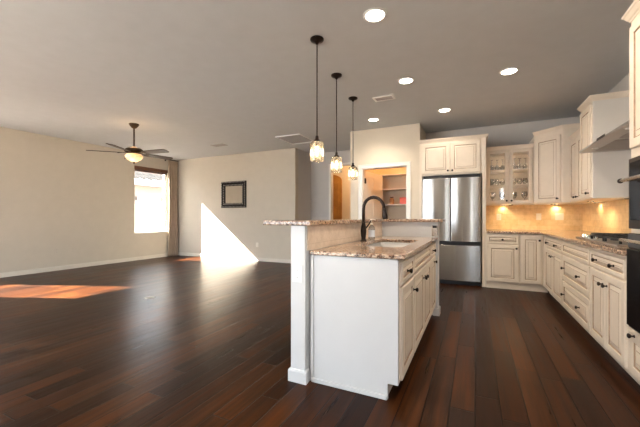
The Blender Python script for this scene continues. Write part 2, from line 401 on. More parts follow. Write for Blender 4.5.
# open pantry door, six panels, hinged on the left jamb
def panel_door(parent, w, h, mat):
    m = MB(); t = .036
    cols = [(.10, w/2-.045), (w/2+.045, w-.10)]; rows = [(.22, .80), (.93, 1.60), (1.71, h-.11)]
    cu = sorted([0, w]+[k for c in cols for k in c]); cv = sorted([0, h]+[k for r in rows for k in r])
    sk = [(i, j) for i in (1, 3) for j in (1, 3, 5)]
    m.cells(cu, cv, 0, t, sk, 'y')
    for a, b in cols:
        for c, d in rows:
            m.rings(a, b, c, d, [(0, .004), (.018, .013), (.035, .013), (.055, .006)]); 
            m.box(a+.001, b-.001, .016, .022, c+.001, d-.001)
            vs = MB().rings(a, b, c, d, [(0, .004), (.018, .013), (.035, .013), (.055, .006)])
            m.add([(x, t-y, z) for x, y, z in vs.v], vs.f)
    return m.build('panel', mat, parent)
d1 = bpy.data.objects.new('door_1', None); COL.objects.link(d1); struct(d1)
d1.location = (PD[0]+.02, 6.205, .012); d1.rotation_euler = (0, 0, R(80))
panel_door(d1, .83, 2.06, 'trim')
for z in (.25, 1.05, 1.86): MB().box(-.028, .022, -.014, .002, z-.05, z+.05).lathe([(.008, -.055), (.008, .055)], (-.004, -.010, z), n=10).build('hinge', 'bronze', d1)
MB().lathe([(.026, 0), (.026, .006), (.01, .01), (.01, .035), (.027, .045), (.027, .06), (.015, .068)], (.765, 0, .95), '-y').build('door_knob', 'bronze', d1)

# hallway beyond: arched timber door on the far wall
arch = [(-4.62, .0), (-3.83, .0), (-3.83, 2.32)]+[(-4.225+.395*math.cos(a), 2.32+.20*math.sin(a)) for a in [PI*k/14 for k in range(1, 14)]]+[(-4.62, 2.32)]
d2 = struct(MB().prism(arch, 9.55, 9.6, 'y').build('door_2', 'woodwarm', bevel=.004))
MB().box(-4.52, -4.25, 9.54, 9.55, .2, 1.0).box(-4.20, -3.93, 9.54, 9.55, .2, 1.0).box(-4.52, -4.25, 9.54, 9.55, 1.15, 2.25).box(-4.20, -3.93, 9.54, 9.55, 1.15, 2.25).build('raised_panel', 'woodwarm', d2, .006)

# outside the left window
struct(MB().box(-40, -8.26, -15, 30, -.25, -.12).box(-8.26, 40, -30, -3.16, -.25, -.12).box(1.81, 40, -3.16, 30, -.25, -.12).build('ground', 'ground'))
nh = thing('neighbor_house', 'pale stucco house with low tiled roof seen through the living room window', 'house', (-11.9, 10, -.12))
box(-6, 0, -9, 9, 0, 2.62).build('wall', 'stucco', nh)
MB().box(.38, .42, -9.4, 9.4, 2.50, 2.68).build('fascia', 'winframe', nh)
rv = []; rf = []; ny = 240; nx = 18
for i in range(nx+1):
    for k in range(ny+1):
        y = -9.4+18.8*k/ny; x = .45-6*i/nx; zz = 2.68+(.45-x)*.33+.06*abs(math.sin(y*PI/.30))+.035*((i*1.0) % 1)
        rv.append((x, y, zz+(.03 if i % 2 else 0)))
for i in range(nx):
    for k in range(ny): a = i*(ny+1)+k; rf.append((a, a+1, a+ny+2, a+ny+1))
MB().add(rv, rf).build('tile_roof', 'rooftile', nh)
tag(MB().box(-10.3, -10.1, 1, 19, -.12, 1.52).box(-10.32, -10.08, 1, 19, 1.52, 1.58).build('block_fence', 'fence', bevel=.01), 'tan masonry block fence outside the living room window', 'fence')

# ================================================================== cabinet kit
def door_front(parent, x0, x1, z0, z1, kind='door', name=None):
    w, h = x1-x0, z1-z0; mn = min(w, h); f = min(.058, .24*mn); g = min(.008, .05*mn); r = min(.03, .14*mn)
    lp = [(0, 0), (0, -.016), (.004, -.020), (f-.004, -.020), (f, -.017), (f+g*.5, -.011), (f+g*1.1, -.0105), (f+g*1.1+r, -.0180), (f+g*1.1+r+g*.45, -.0195)]
    return MB().rings(x0, x1, z0, z1, lp, glaze=(4, 5, 7)).build(name or kind, ['cream', 'glaze'], parent)
def knob(parent, x, z, y=-.02):
    MB().lathe([(.010, 0), (.010, .003), (.0055, .006), (.0055, .016), (.013, .021), (.0165, .027), (.0150, .033), (.008, .037), (.0, .0375)], (x, y, z), '-y', 14).build('knob', 'bronze', parent)
def glass_front(parent, x0, x1, z0, z1):
    f = .055
    d = MB().rings(x0, x1, z0, z1, [(0, 0), (0, -.016), (.004, -.02), (f-.008, -.02), (f-.003, -.015), (f, -.012), (f, 0), (0, 0)], glaze=(4,), cap=False).build('door', ['cream', 'glaze'], parent)
    MB().box(x0+f-.004, x1-f+.004, -.009, -.005, z0+f-.004, z1-f+.004).build('pane', 'pane', d)
    return d
CROWN = [(0, -.062), (.005, -.062), (.008, -.050), (.016, -.042), (.028, -.020), (.036, -.013), (.038, 0), (0, 0)]
def crown(parent, path, z, prof=CROWN):
    return MB().sweep(path, prof, z).build('crown_molding', ['cream'], parent)
def base_cab(label, loc, rz, w, d, fronts, mat='cream', toe='cream', z1=.884, toe_d=.075, name='base_cabinet', toe_x=None, hollow=False):
    t = thing(name, label, 'cabinet', loc, rz)
    (MB().box(0, w, 0, d, .10, z1) if not hollow else MB().box(0, w, 0, d, .10, .60).box(0, w, 0, .018, .60, z1).box(0, .018, .018, d, .60, z1).box(w-.018, w, .018, d, .60, z1)).build('body', mat, t, 0 if hollow else .0015)
    a, b = toe_x or (0, w)
    MB().box(a, b, toe_d, toe_d+.02, 0, .10).build('toe_kick', toe, t)
    for k, x0, x1, za, zb, kn in fronts:
        f = door_front(t, x0, x1, za, zb, k)
        for q in kn: knob(f, *q)
    return t
DR = (.722, .858); DO = (.118, .704)

# ---- kitchen wall run: left of the corner
base_cab('cream base cabinet with one drawer and one door beside the refrigerator', (.165, 5.905, 0), 0, .465, .93,
         [('drawer', .012, .45, *DR, [(.23, .79)]), ('door', .012, .45, *DO, [(.42, .655)])], toe_d=.02)
base_cab('cream corner base cabinet with one full-height door where the two counters meet', (.632, 5.905, 0), 0, 1.0, .93,
         [('door', .012, .28, .118, .858, [(.255, .79)])], toe_d=.02, toe_x=(0, .37))
# ---- right run (faces the island), laid out from the corner towards the camera
base_cab('cream base cabinet with wide drawer over two narrow doors next to the corner', (.94, 5.90, 0), -PI/2, 1.263, .69,
         [('drawer', .245, 1.25, *DR, [(.47, .79), (.98, .79)]), ('door', .245, .742, *DO, [(.705, .63)]), ('door', .752, 1.25, *DO, [(.79, .63)])])
base_cab('cream cabinet stack of three wide drawers under the cooktop', (.94, 4.635, 0), -PI/2, 1.003, .69,
         [('drawer', .012, .99, *DR, []), ('drawer', .012, .99, .425, .704, [(.11, .565), (.70, .565)]), ('drawer', .012, .99, .118, .408, [(.11, .265), (.70, .265)])])
base_cab('cream base cabinet with two doors between the drawer stack and the ovens', (.94, 3.63, 0), -PI/2, .78, .69,
         [('drawer', .012, .745, *DR, [(.19, .79), (.56, .79)]), ('door', .012, .376, *DO, [(.335, .615)]), ('door', .384, .745, *DO, [(.425, .615)])])

# ---- upper cabinets
def wall_cab(label, loc, rz, w, d, z0, z1, fronts, crown_path, name='wall_cabinet', poly=None, end=None):
    t = thing(name, label, 'cabinet', loc, rz)
    m = MB()
    if poly: m.prism(poly, z0, z1)
    else: m.box(0, w, 0, d, z0, z1)
    m.build('body', 'cream', t, .0015)
    for x0, x1, za, zb, kn in fronts:
        f = door_front(t, x0, x1, za, zb)
        for q in kn: knob(f, *q)
    crown(t, crown_path, z1+.06)
    if end: MB().box(*end, z0, z1).build('end_panel', 'pale', t, .002)['label'] = 'plain pale end panel'
    return t
UZ = 1.365
# over the refrigerator, with the tall end panel down to the floor
t = thing('refrigerator_cabinet', 'cream two-door cabinet above the refrigerator with tall end panel', 'cabinet', (-.893, 5.95, 0))
MB().box(0, .998, 0, .89, 1.875, 2.45).build('body', 'cream', t, .0015)
MB().box(.998, 1.055, -.01, .89, 0, 2.45).build('end_panel', 'cream', t, .002)
MB().box(0, .045, -.005, .89, 0, 1.874).build('side_panel', 'cream', t, .002)
for x0, x1, k in ((.045, .502, .475), (.515, .972, .545)):
    f = door_front(t, x0, x1, 1.905, 2.425); knob(f, k, 1.945)
crown(t, [(0, 0), (1.055, 0), (1.055, .89)], 2.51)
# glass fronted
gx, gy, gw, gd, gz1 = .165, 6.32, .708, .52, 2.30
t = thing('glass_front_cabinet', 'cream wall cabinet with two glass doors showing stemware', 'cabinet', (gx, gy, 0))
m = MB().box(0, .02, 0, gd, UZ, gz1).box(gw-.02, gw, 0, gd, UZ, gz1).box(.02, gw-.02, 0, gd, UZ, UZ+.02).box(.02, gw-.02, 0, gd, gz1-.02, gz1).box(.02, gw-.02, gd-.015, gd, UZ+.02, gz1-.02)
m.box(.02, .045, 0, .018, UZ+.02, gz1-.02).box(gw-.045, gw-.02, 0, .018, UZ+.02, gz1-.02).box(gw/2-.022, gw/2+.022, 0, .018, UZ+.02, gz1-.02).box(.045, gw-.045, 0, .018, UZ+.02, UZ+.04).box(.045, gw-.045, 0, .018, gz1-.045, gz1-.02)
m.build('body', 'cream', t, .001)
SH = (UZ+.335, UZ+.60)
for z in SH: MB().box(.021, gw-.021, .02, gd-.016, z-.018, z).build('shelf', 'cream', t)
for x0, x1, k in ((.02, gw/2-.006, gw/2-.035), (gw/2+.006, gw-.02, gw/2+.035)):
    f = glass_front(t, x0, x1, UZ+.015, gz1-.015); knob(f, k, UZ+.06)
crown(t, [(0, 0), (gw, 0)], gz1+.06)
for z in (UZ+.29, SH[1]-.05, gz1-.05): lamp('POINT', 'cabinet_fill', t, (gw/2, .045, z), .55, (1, .88, .72), .02)  # no fixture here: fill lights added to brighten the cabinet interior
# stemware
def goblet_mesh(h, r, kind):
    m = MB()
    if kind == 'goblet':   # wide dark bowl on a stem
        m.lathe([(r*.8, 0), (r*.75, .004), (.006, .012), (.005, h*.38), (r*.55, h*.46), (r, h*.66), (r*.92, h), (r*.88, h), (r*.93, h*.66), (r*.5, h*.50)], n=14, caps=False)
    elif kind == 'flute':  # wine glass stored upside down
        m.lathe([(r*.80, 0), (r, h*.30), (r*.55, h*.50), (.006, h*.58), (.005, h*.93), (r*.75, h*.985), (r*.8, h)], n=14, caps=False)
    else:                  # round low glass
        m.lathe([(r*.5, 0), (r*.55, .003), (r, h*.45), (r*.8, h), (r*.76, h), (r*.94, h*.45), (r*.5, .01)], n=14, caps=False)
    return m
ordn = ['first', 'second', 'third', 'fourth', 'fifth', 'sixth']
for z, kind, nm, n, h, r, mt, txt in ((UZ+.02, 'goblet', 'goblet', 4, .20, .046, 'smoke', 'dark footed goblet on the bottom shelf of the glass-door cabinet, %s from the left'),
                           (SH[0], 'tumbler', 'tumbler', 6, .115, .042, 'glass', 'round tumbler on the middle shelf of the glass-door cabinet, %s from the left'),
                           (SH[1], 'flute', 'wine_glass', 6, .19, .044, 'smoke', 'upturned wine glass on the top shelf of the glass-door cabinet, %s from the left')):
    xs = {4: (.115, .265, .445, .595), 6: (.10, .185, .27, .44, .525, .61)}[n]; first = None
    for k, x in enumerate(xs):
        o = goblet_mesh(h, r, kind).build(nm, mt) if first is None else first.copy()
        if first is None: first = o
        else: COL.objects.link(o)
        o.location = (gx+x, gy+.13+.02*((k*7) % 3), z+.0005)
        tag(o, txt % ordn[k], 'glass', {'goblet': 'goblets on the bottom shelf', 'tumbler': 'tumblers on the middle shelf', 'wine_glass': 'wine glasses on the top shelf'}[nm])
# diagonal corner cabinet: local x runs along its 45 degree face
A, B = Vector((.876, 6.31)), Vector((1.2, 5.986)); L45 = (B-A).length
Minv = Matrix.Rotation(PI/4, 2)
poly = [tuple(Minv @ (Vector(p)-A)) for p in ((.876, 6.31), (1.2, 5.986), (1.648, 5.986), (1.648, 6.848), (.876, 6.848))]
pth = [tuple(Minv @ (Vector(p)-A)) for p in ((.876, 6.31), (1.2, 5.986), (1.648, 5.986))]
wall_cab('tall cream diagonal wall cabinet in the kitchen corner', (A.x, A.y, 0), -PI/4, 0, 0, UZ, 2.48,
         [(.03, L45-.03, UZ+.02, 2.41, [(L45-.06, UZ+.07)])], pth, poly=poly, name='corner_wall_cabinet')
wall_cab('lower cream wall cabinet between the corner cabinet and the tall one by the hood', (1.30, 5.984, 0), -PI/2, .85, .347, UZ, 2.29,
         [(.02, .38, UZ+.015, 2.26, [(.325, UZ+.065)]), (.39, .75, UZ+.015, 2.26, [(.445, UZ+.065)])], [(0, 0), (.85, 0)])
wall_cab('tall cream wall cabinet with plain side beside the range hood', (1.22, 5.132, 0), -PI/2, .43, .43, UZ, 2.48,
         [(.012, .415, UZ+.015, 2.45, [(.36, UZ+.065)])], [(0, .43), (0, 0), (.445, 0), (.445, .43)], end=(.4305, .444, .0, .43))

# ---- oven tower at the right edge
t = thing('oven_cabinet', 'tall cream cabinet housing two black wall ovens at the right edge', 'cabinet', (.94, 2.84, 0), -PI/2)
OW = .86
m = MB().box(0, OW, 0, .70, .10, 2.45); m.build('body', 'cream', t, .002)
MB().box(0, OW, .075, .095, 0, .10).build('toe_kick', 'cream', t)
f = door_front(t, .03, OW/2-.004, 1.60, 2.40); knob(f, OW/2-.04, 1.65)
f = door_front(t, OW/2+.004, OW-.03, 1.60, 2.40); knob(f, OW/2+.04, 1.65)
f = door_front(t, .03, OW-.03, .125, .40, 'drawer'); knob(f, .11, .385); knob(f, OW-.11, .385)
crown(t, [(0, .70), (0, 0), (OW, 0)], 2.51)
ov = thing('microwave_oven', 'black built-in microwave oven, upper appliance in the tall right cabinet', 'oven', (.94, 2.84, 0), -PI/2)
MB().box(.045, OW-.045, -.028, -.001, 1.075, 1.53).build('fascia', 'ovenframe', ov, .004)
f = MB().box(.085, OW-.085, -.036, -.029, 1.13, 1.50).build('door', 'glassblk', ov, .003)
hb = MB().tube([(.10, -.085, 1.385), (OW-.10, -.085, 1.385)], .011, 12)
for x in (.13, OW-.13): hb.tube([(x, -.036, 1.385), (x, -.085, 1.385)], .008, 10)
hb.build('handle', 'steel_h', f)
MB().lathe([(.0, -.004), (.016, -.002), (.016, .012), (.012, .014)], (.092, -.085, 1.385), 'x', 14).build('end_cap', 'bronze', f)
ov = thing('wall_oven', 'black wall oven with wide glass door below the built-in microwave', 'oven', (.94, 2.84, 0), -PI/2)
MB().box(.045, OW-.045, -.028, -.001, .43, 1.045).build('fascia', 'ovenframe', ov, .004)
MB().box(.05, OW-.05, -.034, -.029, .955, 1.04).build('control_panel', 'black', ov, .002)
f = MB().box(.05, OW-.05, -.040, -.029, .445, .945).build('door', 'glassblk', ov, .003)
hb = MB().tube([(.07, -.075, 1.0), (OW-.07, -.075, 1.0)], .011, 12)
for x in (.13, OW-.13): hb.tube([(x, -.034, 1.0), (x, -.075, 1.0)], .008, 10)
hb.build('handle', 'steel_h', f)

# ---- counters
cu, cv = [.168, .895, 1.648], [2.852, 5.865, 6.848]
o = MB().cells(cu, cv, .886, .922, [(0, 0)]).build('countertop', 'granite', bevel=.008, seg=3)
tag(o, 'speckled brown granite countertop running around the kitchen corner', 'countertop')
# backsplash tiles belong to the walls
MB().box(.168, 1.642, 6.84, 6.8495, .923, UZ-.001).build('tile_backsplash', 'tile_b', wb)
MB().box(1.64, 1.6495, 2.852, 6.839, .923, UZ-.001).build('tile_backsplash', 'tile_r', wr)

# ---- island: half wall with raised bar, cabinets, counter
HW = 1.09
wi = struct(MB().prism([(-1.17, 1.955), (-1.055, 1.955), (-1.055, 3.972), (-.385, 3.972), (-.385, 4.09), (-1.17, 4.09)], 0, HW).build('wall_island', 'white', bevel=.004))
bb = MB().sweep([(-1.06, 2.008), (-1.055, 1.955), (-1.17, 1.955), (-1.17, 4.09), (-.385, 4.09), (-.385, 3.972), (-.44, 3.972)][::-1], [(0, 0), (.014, 0), (.014, .075), (.009, .088), (0, .09)])
struct(bb.build('baseboard_island', 'white'))
MB().box(-1.0549, -1.047, 1.985, 3.970, .916, HW-.001).build('tile_backsplash', 'tile_i', wi)
cap = MB().cells([-1.39, -1.0, -.33], [1.925, 3.925, 4.30], HW+.001, HW+.036, [(1, 0)]).build('bar_top', 'granite', bevel=.008, seg=3)
tag(cap, 'raised granite bar top capping the island half wall', 'countertop')
ISX = -.43
tA = base_cab('white-ended cream island cabinet with drawer and door nearest the camera', (ISX, 2.032, 0), PI/2, .458, .615,
         [('drawer', .018, .448, *DR, [(.17, .79)]), ('door', .018, .448, *DO, [(.41, .615)])])
MB().prism([(0, .10), (.0, .884), (.615, .884), (.615, 0), (.065, 0), (.065, .10)], -.022, -.0005, 'x').build('end_panel', 'white', tA, .002)['label'] = 'plain white end panel'
MB().box(-.036, -.0225, .067, .602, 0, .03).build('base_trim', 'white', tA, .005)
MB().box(-.032, -.0225, .585, .605, .031, .884).build('scribe_trim', 'white', tA, .002)
base_cab('cream island cabinet with two doors under the sink', (ISX, 2.492, 0), PI/2, 1.006, .615,
         [('drawer', .012, .995, *DR, []), ('door', .012, .498, *DO, [(.455, .615)]), ('door', .508, .995, *DO, [(.55, .615)])], name='sink_cabinet', hollow=True)
base_cab('cream island cabinet with drawer and door at the refrigerator end', (ISX, 3.50, 0), PI/2, .455, .615,
         [('drawer', .012, .445, *DR, [(.15, .79)]), ('door', .012, .445, *DO, [(.26, .655)])])
SK = (-.90, -.52, 2.52, 3.38)
o = MB().cells([-1.046, SK[0], SK[1], -.388], [1.998, SK[2], SK[3], 3.968], .886, .915, [(1, 1)]).build('countertop', 'granite', bevel=.007, seg=3)
tag(o, 'lower granite island countertop with sink cut-out', 'countertop')
sk = thing('sink', 'undermount stainless sink in the island counter', 'sink', ((SK[0]+SK[1])/2, (SK[2]+SK[3])/2, .0))
a, b = .20, .44
def rr(hx, hy, r, n=5):
    return [(sx*(hx-r)+r*math.cos(t0+PI/2*k/n), sy*(hy-r)+r*math.sin(t0+PI/2*k/n)) for sx, sy, t0 in ((1, 1, 0), (-1, 1, PI/2), (-1, -1, PI), (1, -1, 1.5*PI)) for k in range(n+1)]
m = MB(); lo = [(a, b, .04, .8855), (a-.012, b-.012, .05, .884), (a-.016, b-.016, .05, .72), (a-.05, b-.05, .05, .695)]
vs = []; n = 24
for hx, hy, r, z in lo: vs += [(x, y, z) for x, y in rr(hx, hy, r)]
m.add(vs, [(q*n+k, q*n+(k+1) % n, (q+1)*n+(k+1) % n, (q+1)*n+k) for q in range(3) for k in range(n)]+[tuple(3*n+k for k in range(n))], 0, True)
m.build('bowl', 'sinksteel', sk)
MB().lathe([(.045, .6955), (.045, .699), (.03, .700), (.028, .697), (.0, .697)], (0, 0, 0), n=18).build('drain', 'chrome', sk)
# faucet
fx, fy = -.975, 3.0
fa = thing('faucet', 'tall dark bronze gooseneck pull-down kitchen faucet on the island counter', 'faucet', (fx, fy, .9155))
MB().lathe([(.030, 0), (.030, .006), (.022, .012), (.021, .03), (.027, .07), (.029, .10), (.025, .14), (.018, .165), (.017, .19)], n=18).build('base', 'bronze', fa)
pts = [(0, 0, .19), (0, 0, .30)]+[(.10-.10*math.cos(PI*k/12), 0, .315+.108*math.sin(PI*k/12)) for k in range(1, 12)]+[(.202, 0, .30)]
MB().tube(pts, .0155, 12).build('neck', 'bronze', fa)
MB().tube([(.201, 0, .318), (.204, 0, .29), (.211, 0, .235), (.213, 0, .215)], [.018, .020, .026, .023], 14).build('spray_head', 'bronze', fa)
MB().tube([(0, .024, .10), (.0, .05, .115), (.03, .075, .16), (.05, .085, .20)], [.010, .009, .007, .006], 10).build('lever', 'bronze', fa)
sb = thing('soap_bottle', 'clear soap bottle with pale pump beside the faucet', 'bottle', (-.965, 3.24, .9155))
MB().lathe([(.030, 0), (.034, .005), (.034, .11), (.028, .135), (.012, .150), (.012, .155)], n=16).build('bottle', 'soap', sb)
MB().lathe([(.0345, .03), (.0345, .10)], n=16, caps=False).build('sticker', 'soaplabel', sb)
MB().lathe([(.015, .152), (.015, .17), (.005, .172), (.005, .20), (.014, .202), (.014, .212), (.004, .214)], n=14).tube([(0, 0, .208), (.045, -.02, .204)], .005, 8).build('pump', 'soapw', sb)

# ---- wall plates
def plate(label, loc, rz, name='outlet_plate', mat='plate', kind='outlet', w=.075, h=.117, cat='outlet'):
    t = thing(name, label, cat, loc, rz)
    MB().box(-w/2, w/2, -.006, -.0005, -h/2, h/2).build('cover', mat, t, .002)
    if kind == 'outlet':
        for z in (-.026, .026):
            r = MB().box(-.017, .017, -.0085, -.0062, z-.015, z+.015).build('receptacle', mat, t, .003)
            MB().box(-.008, -.0055, -.0092, -.0086, z-.004, z+.006).box(.0055, .008, -.0092, -.0086, z-.004, z+.006).build('slot', 'slot', r)
    else:
        nn = 2 if w > .1 else 1
        for k in range(nn):
            x = (k-.5*(nn-1))*.046
            MB().box(x-.016, x+.016, -.010, -.0062, -.032, .032).build('rocker', mat, t, .002)
    return t
plate('white outlet on the end of the island half wall', (-1.115, 1.955, .755), 0, mat='platew')
plate('ivory outlet on the backsplash nearest the refrigerator', (.40, 6.84, 1.15), 0)
plate('light switch plate on the backsplash below the corner cabinet, left one of two', (1.02, 6.84, 1.155), 0, 'switch_plate', kind='switch', cat='switch')
plate('wide double switch plate on the backsplash close to the corner', (1.32, 6.84, 1.155), 0, 'switch_plate', kind='switch', w=.12, cat='switch')
plate('ivory outlet on the right backsplash just beyond the cooktop', (1.64, 4.95, 1.15), -PI/2)
plate('ivory outlet on the right backsplash above the cooktop', (1.64, 4.42, 1.145), -PI/2)
plate('beige outlet low on the far wall below the mirror', (-5.15, 6.9, .42), 0)
plate('beige outlet low on the left wall, nearer of two', (-8.1, 3.78, .42), PI/2, mat='wall')
plate('small beige coaxial plate low on the left wall, further of two', (-8.1, 4.12, .42), PI/2, 'coaxial_plate', mat='wall', kind='switch', cat='wall plate')
t = thing('power_plate', 'stainless outlet plate with black insert at the far end of the raised bar', 'outlet', (-.425, 3.972, 1.0))
MB().box(-.032, .034, -.010, -.0005, -.075, .055).build('cover', 'chrome', t, .003)
MB().box(-.022, .024, -.018, -.0102, .022, .050).build('insert', 'black', t, .003)
t = thing('floor_outlet', 'round metal floor outlet set in the living room floor', 'outlet', (-4.17, 3.07, 0))
MB().lathe([(.07, .0005), (.07, .004), (.06, .006), (.0, .006)], n=24).build('ring', 'bead', t)
MB().lathe([(.045, .0062), (.045, .009), (.0, .009)], n=20).build('lid', 'bead', t)

# ---- refrigerator
fr = thing('refrigerator', 'stainless french-door refrigerator with bottom freezer drawer', 'refrigerator', (-.838, 5.96, 0))
FW = .928
MB().box(.003, FW-.003, .02, .80, .02, 1.80).build('body', 'black', fr, .004)
def bowed(x0, x1, z0, z1, bow=.018, n=12):
    m = MB(); pts = []
    for k in range(n+1):
        q = k/n; pts.append((x0+(x1-x0)*q, -.062-bow*4*q*(1-q)))
    poly = pts[::-1]+[(x0, -.004), (x1, -.004)]
    m.prism([(x0, -.004)]+pts+[(x1, -.004)], z0, z1)
    return m
dl = bowed(.004, FW/2-.007, .735, 1.815).build('door', 'steel', fr, .006)
dr = bowed(FW/2+.007, FW-.004, .735, 1.815).build('door', 'steel', fr, .006)
dz = bowed(.004, FW-.004, .075, .675, .022).build('freezer_drawer', 'steel', fr, .006)
MB().box(.006, FW-.006, -.058, .018, .675, .735).build('handle_recess', 'black', fr)
MB().box(FW/2-.0065, FW/2+.0065, -.05, .018, .735, 1.81).build('center_seal', 'black', fr)
MB().box(.01, FW-.01, -.02, .018, .005, .072).build('kick_grille', 'black', fr)
MB().box(.012, FW-.012, -.03, .03, 1.816, 1.868).build('gap_shade', 'black', fr)  # black strip standing in for the shade of the gap above the doors

# ---- hood and cooktop
hd = thing('range_hood', 'slim stainless range hood over the cooktop', 'range hood', (1.09, 4.69, 1.89), -PI/2)
MB().prism([(0, .0), (0, .022), (.03, .040), (.558, .040), (.558, .0)], 0, 1.46, 'x').build('canopy', 'steel_d', hd, .002)
for x in (.12, .78): MB().box(x, x+.56, .12, .48, -.007, -.0005).build('filter', 'grille', hd, .002)
MB().box(.62, .84, -.003, -.0005, .012, .036).build('control_strip', 'black', hd)
for x in (.30, 1.16): MB().lathe([(.03, -.006), (.03, -.0005)], (x, .07, 0), n=16).build('lens', 'platew', hd)
ct = thing('cooktop', 'stainless gas cooktop with black grates on the right counter', 'cooktop', (1.0, 4.42, .9225), -PI/2)
CW = 1.14
MB().box(0, CW, 0, .50, 0, .012).build('tray', 'steel_d', ct, .004)
for k in range(3):
    x0 = .03+k*.365; x1 = x0+.35; g = MB(); z0, z1 = .044, .058
    yA = .13 if k == 0 else .03
    for y in (yA, .47): g.box(x0, x1, y-.007, y+.007, z0, z1)
    for x in (x0+.007, x1-.007): g.box(x-.007, x+.007, yA, .47, z0, z1)
    for q in range(1, 4): g.box(x0, x1, yA+(.47-yA)*q/4-.005, yA+(.47-yA)*q/4+.005, z0, z1)
    for q in (1, 2): g.box(x0+.35*q/3-.005, x0+.35*q/3+.005, yA, .47, z0, z1)
    for x in (x0+.012, x1-.012):
        for y in (yA+.006, .464): g.box(x-.008, x+.008, y-.008, y+.008, .013, z0)
    g.build('grate', 'iron', ct)
    for y in (.18, .36): MB().lathe([(.05, .0125), (.05, .022), (.035, .024), (.035, .034), (.0, .036)], (x0+.175, y, 0), n=18).build('burner', 'iron', ct)
for k in range(5):
    MB().lathe([(.022, .0125), (.022, .018), (.018, .022), (.016, .042), (.0, .043)], (.05+k*.095, .06, 0), n=16).build('control_knob', 'chrome', ct)

# ================================================================== ceiling fixtures
def can(label, x, y, e=27):
    t = thing('recessed_light', label, 'ceiling light', (x, y, CEIL), group='recessed lights in the kitchen ceiling')
    MB().lathe([(.078, -.0005), (.100, -.0005), (.100, -.006), (.082, -.010), (.078, -.006), (.078, -.0005)], n=28, caps=False).build('trim_ring', 'platew', t)
    MB().lathe([(.0785, -.002), (.0785, -.007), (.0, -.008)], n=28, caps=False).build('lens', 'can', t)
    lamp('SPOT', 'downlight', t, (0, 0, -.03), e, (1, .87, .70), .07, 145, blend=.8)
s = (CEIL-1.15)/1.78
for lab, x, y in (('recessed ceiling light nearest the camera', -.794*s, 2.767*s), ('recessed ceiling light closest to the cabinet above the refrigerator', -.457*s, 5.725*s),
                  ('recessed ceiling light between the pendants and the refrigerator', -.81*s, 4.27*s), ('recessed ceiling light above the right-hand counter', .374*s, 4.537*s),
                  ('recessed ceiling light in front of the pantry doorway', -1.669*s, 5.721*s)): can(lab, x, y, 12 if 'closest' in lab else 27)
for lab, x, y in (('added ceiling fill light over the right-hand aisle level with the ovens', .36, 2.75), ('added ceiling fill light over the island side behind the camera', -.76, 1.25), ('added ceiling fill light over the right-hand aisle behind the camera', .36, 1.2)): can(lab, x, y)  # extra downlights out of view, added to brighten the foreground
def pendant(label, x, y):
    t = thing('pendant_light', label, 'pendant light', (x, y, CEIL), group='pendants over the island bar')
    MB().lathe([(.066, 0), (.066, -.010), (.060, -.020), (.035, -.030), (.018, -.038), (.012, -.052), (.0, -.053)], n=24).build('canopy', 'bronze', t)
    zt = 1.875-CEIL
    MB().tube([(0, 0, -.045), (0, 0, zt+.03)], .0058, 10).build('rod', 'bronze', t)
    MB().lathe([(.0, zt+.055), (.014, zt+.053), (.018, zt+.02), (.030, zt+.012), (.034, zt-.004), (.020, zt-.006), (.018, zt-.045), (.0, zt-.046)], n=18).build('socket', 'bronze', t)
    n = 14; m = MB()
    for k in range(n):
        a = 2*PI*k/n; c, s_ = math.cos(a), math.sin(a)
        def P(r, tt, z): return (r*c-tt*s_, r*s_+tt*c, z)
        poly = [(.052, -.0125), (.061, -.009), (.065, 0), (.061, .009), (.052, .0125)]
        zs = [(zt-.190, 0), (zt-.184, .003), (zt-.022, .003), (zt-.006, -.008), (zt-.001, -.026)]
        vs = [P(r+dr-.003, tt*(1 if dr > -.02 else .6), z) for z, dr in zs for r, tt in poly]
        fs = [(q*5+i, q*5+(i+1) % 5, (q+1)*5+(i+1) % 5, (q+1)*5+i) for q in range(4) for i in range(5)]+[(0, 1, 2, 3, 4), (20, 21, 22, 23, 24)]
        m.add(vs, fs)
    m.build('crystal_shade', 'crystal', t)
    MB().lathe([(.008, zt-.046), (.010, zt-.06), (.020, zt-.085), (.016, zt-.11), (.006, zt-.145), (.0, zt-.15)], n=14).build('bulb', 'bulb', t)
    lamp('POINT', 'bulb_light', t, (0, 0, zt-.10), 1.1, (1, .75, .46), .03)
pendant('crystal-shaded pendant light nearest the camera, leftmost of the row of three', -1.423*s, 2.888*s)
pendant('crystal-shaded pendant light in the middle of the row of three', -1.564*s, 3.727*s)
pendant('crystal-shaded pendant light nearest the pantry doorway', -1.644*s, 4.554*s)
def register(label, x, y, w, d, name, n, mat='platew'):
    t = thing(name, label, 'vent', (x, y, CEIL))
    b = .03
    MB().cells([-w/2, -w/2+b, w/2-b, w/2], [-d/2, -d/2+b, d/2-b, d/2], -.009, -.0005, [(1, 1)]).build('frame', mat, t, .002)
    MB().box(-w/2+b, w/2-b, -d/2+b, d/2-b, -.002, -.0006).build('duct_shade', 'dark', t)  # flat dark sheet painted as the shade behind the louvers
    for k in range(n):
        y0 = -d/2+b+(d-2*b)*(k+.5)/n
        MB().add([(-w/2+b, y0-.008, -.003), (w/2-b, y0-.008, -.003), (w/2-b, y0+.006, -.010), (-w/2+b, y0+.006, -.010),
                  (-w/2+b, y0-.007, -.002), (w/2-b, y0-.007, -.002), (w/2-b, y0+.007, -.009), (-w/2+b, y0+.007, -.009)],
                 [(0, 1, 2, 3), (7, 6, 5, 4), (0, 4, 5, 1), (1, 5, 6, 2), (2, 6, 7, 3), (3, 7, 4, 0)]).build('louver', 'grille', t)
register('small white ceiling register beside the far pendant', -1.226*s, 4.755*s, .30, .18, 'ceiling_register', 5)
register('grey ceiling register above the living room wall near the mirror', -5.702*s, 6.09*s, .36, .20, 'ceiling_register', 5, 'grille')
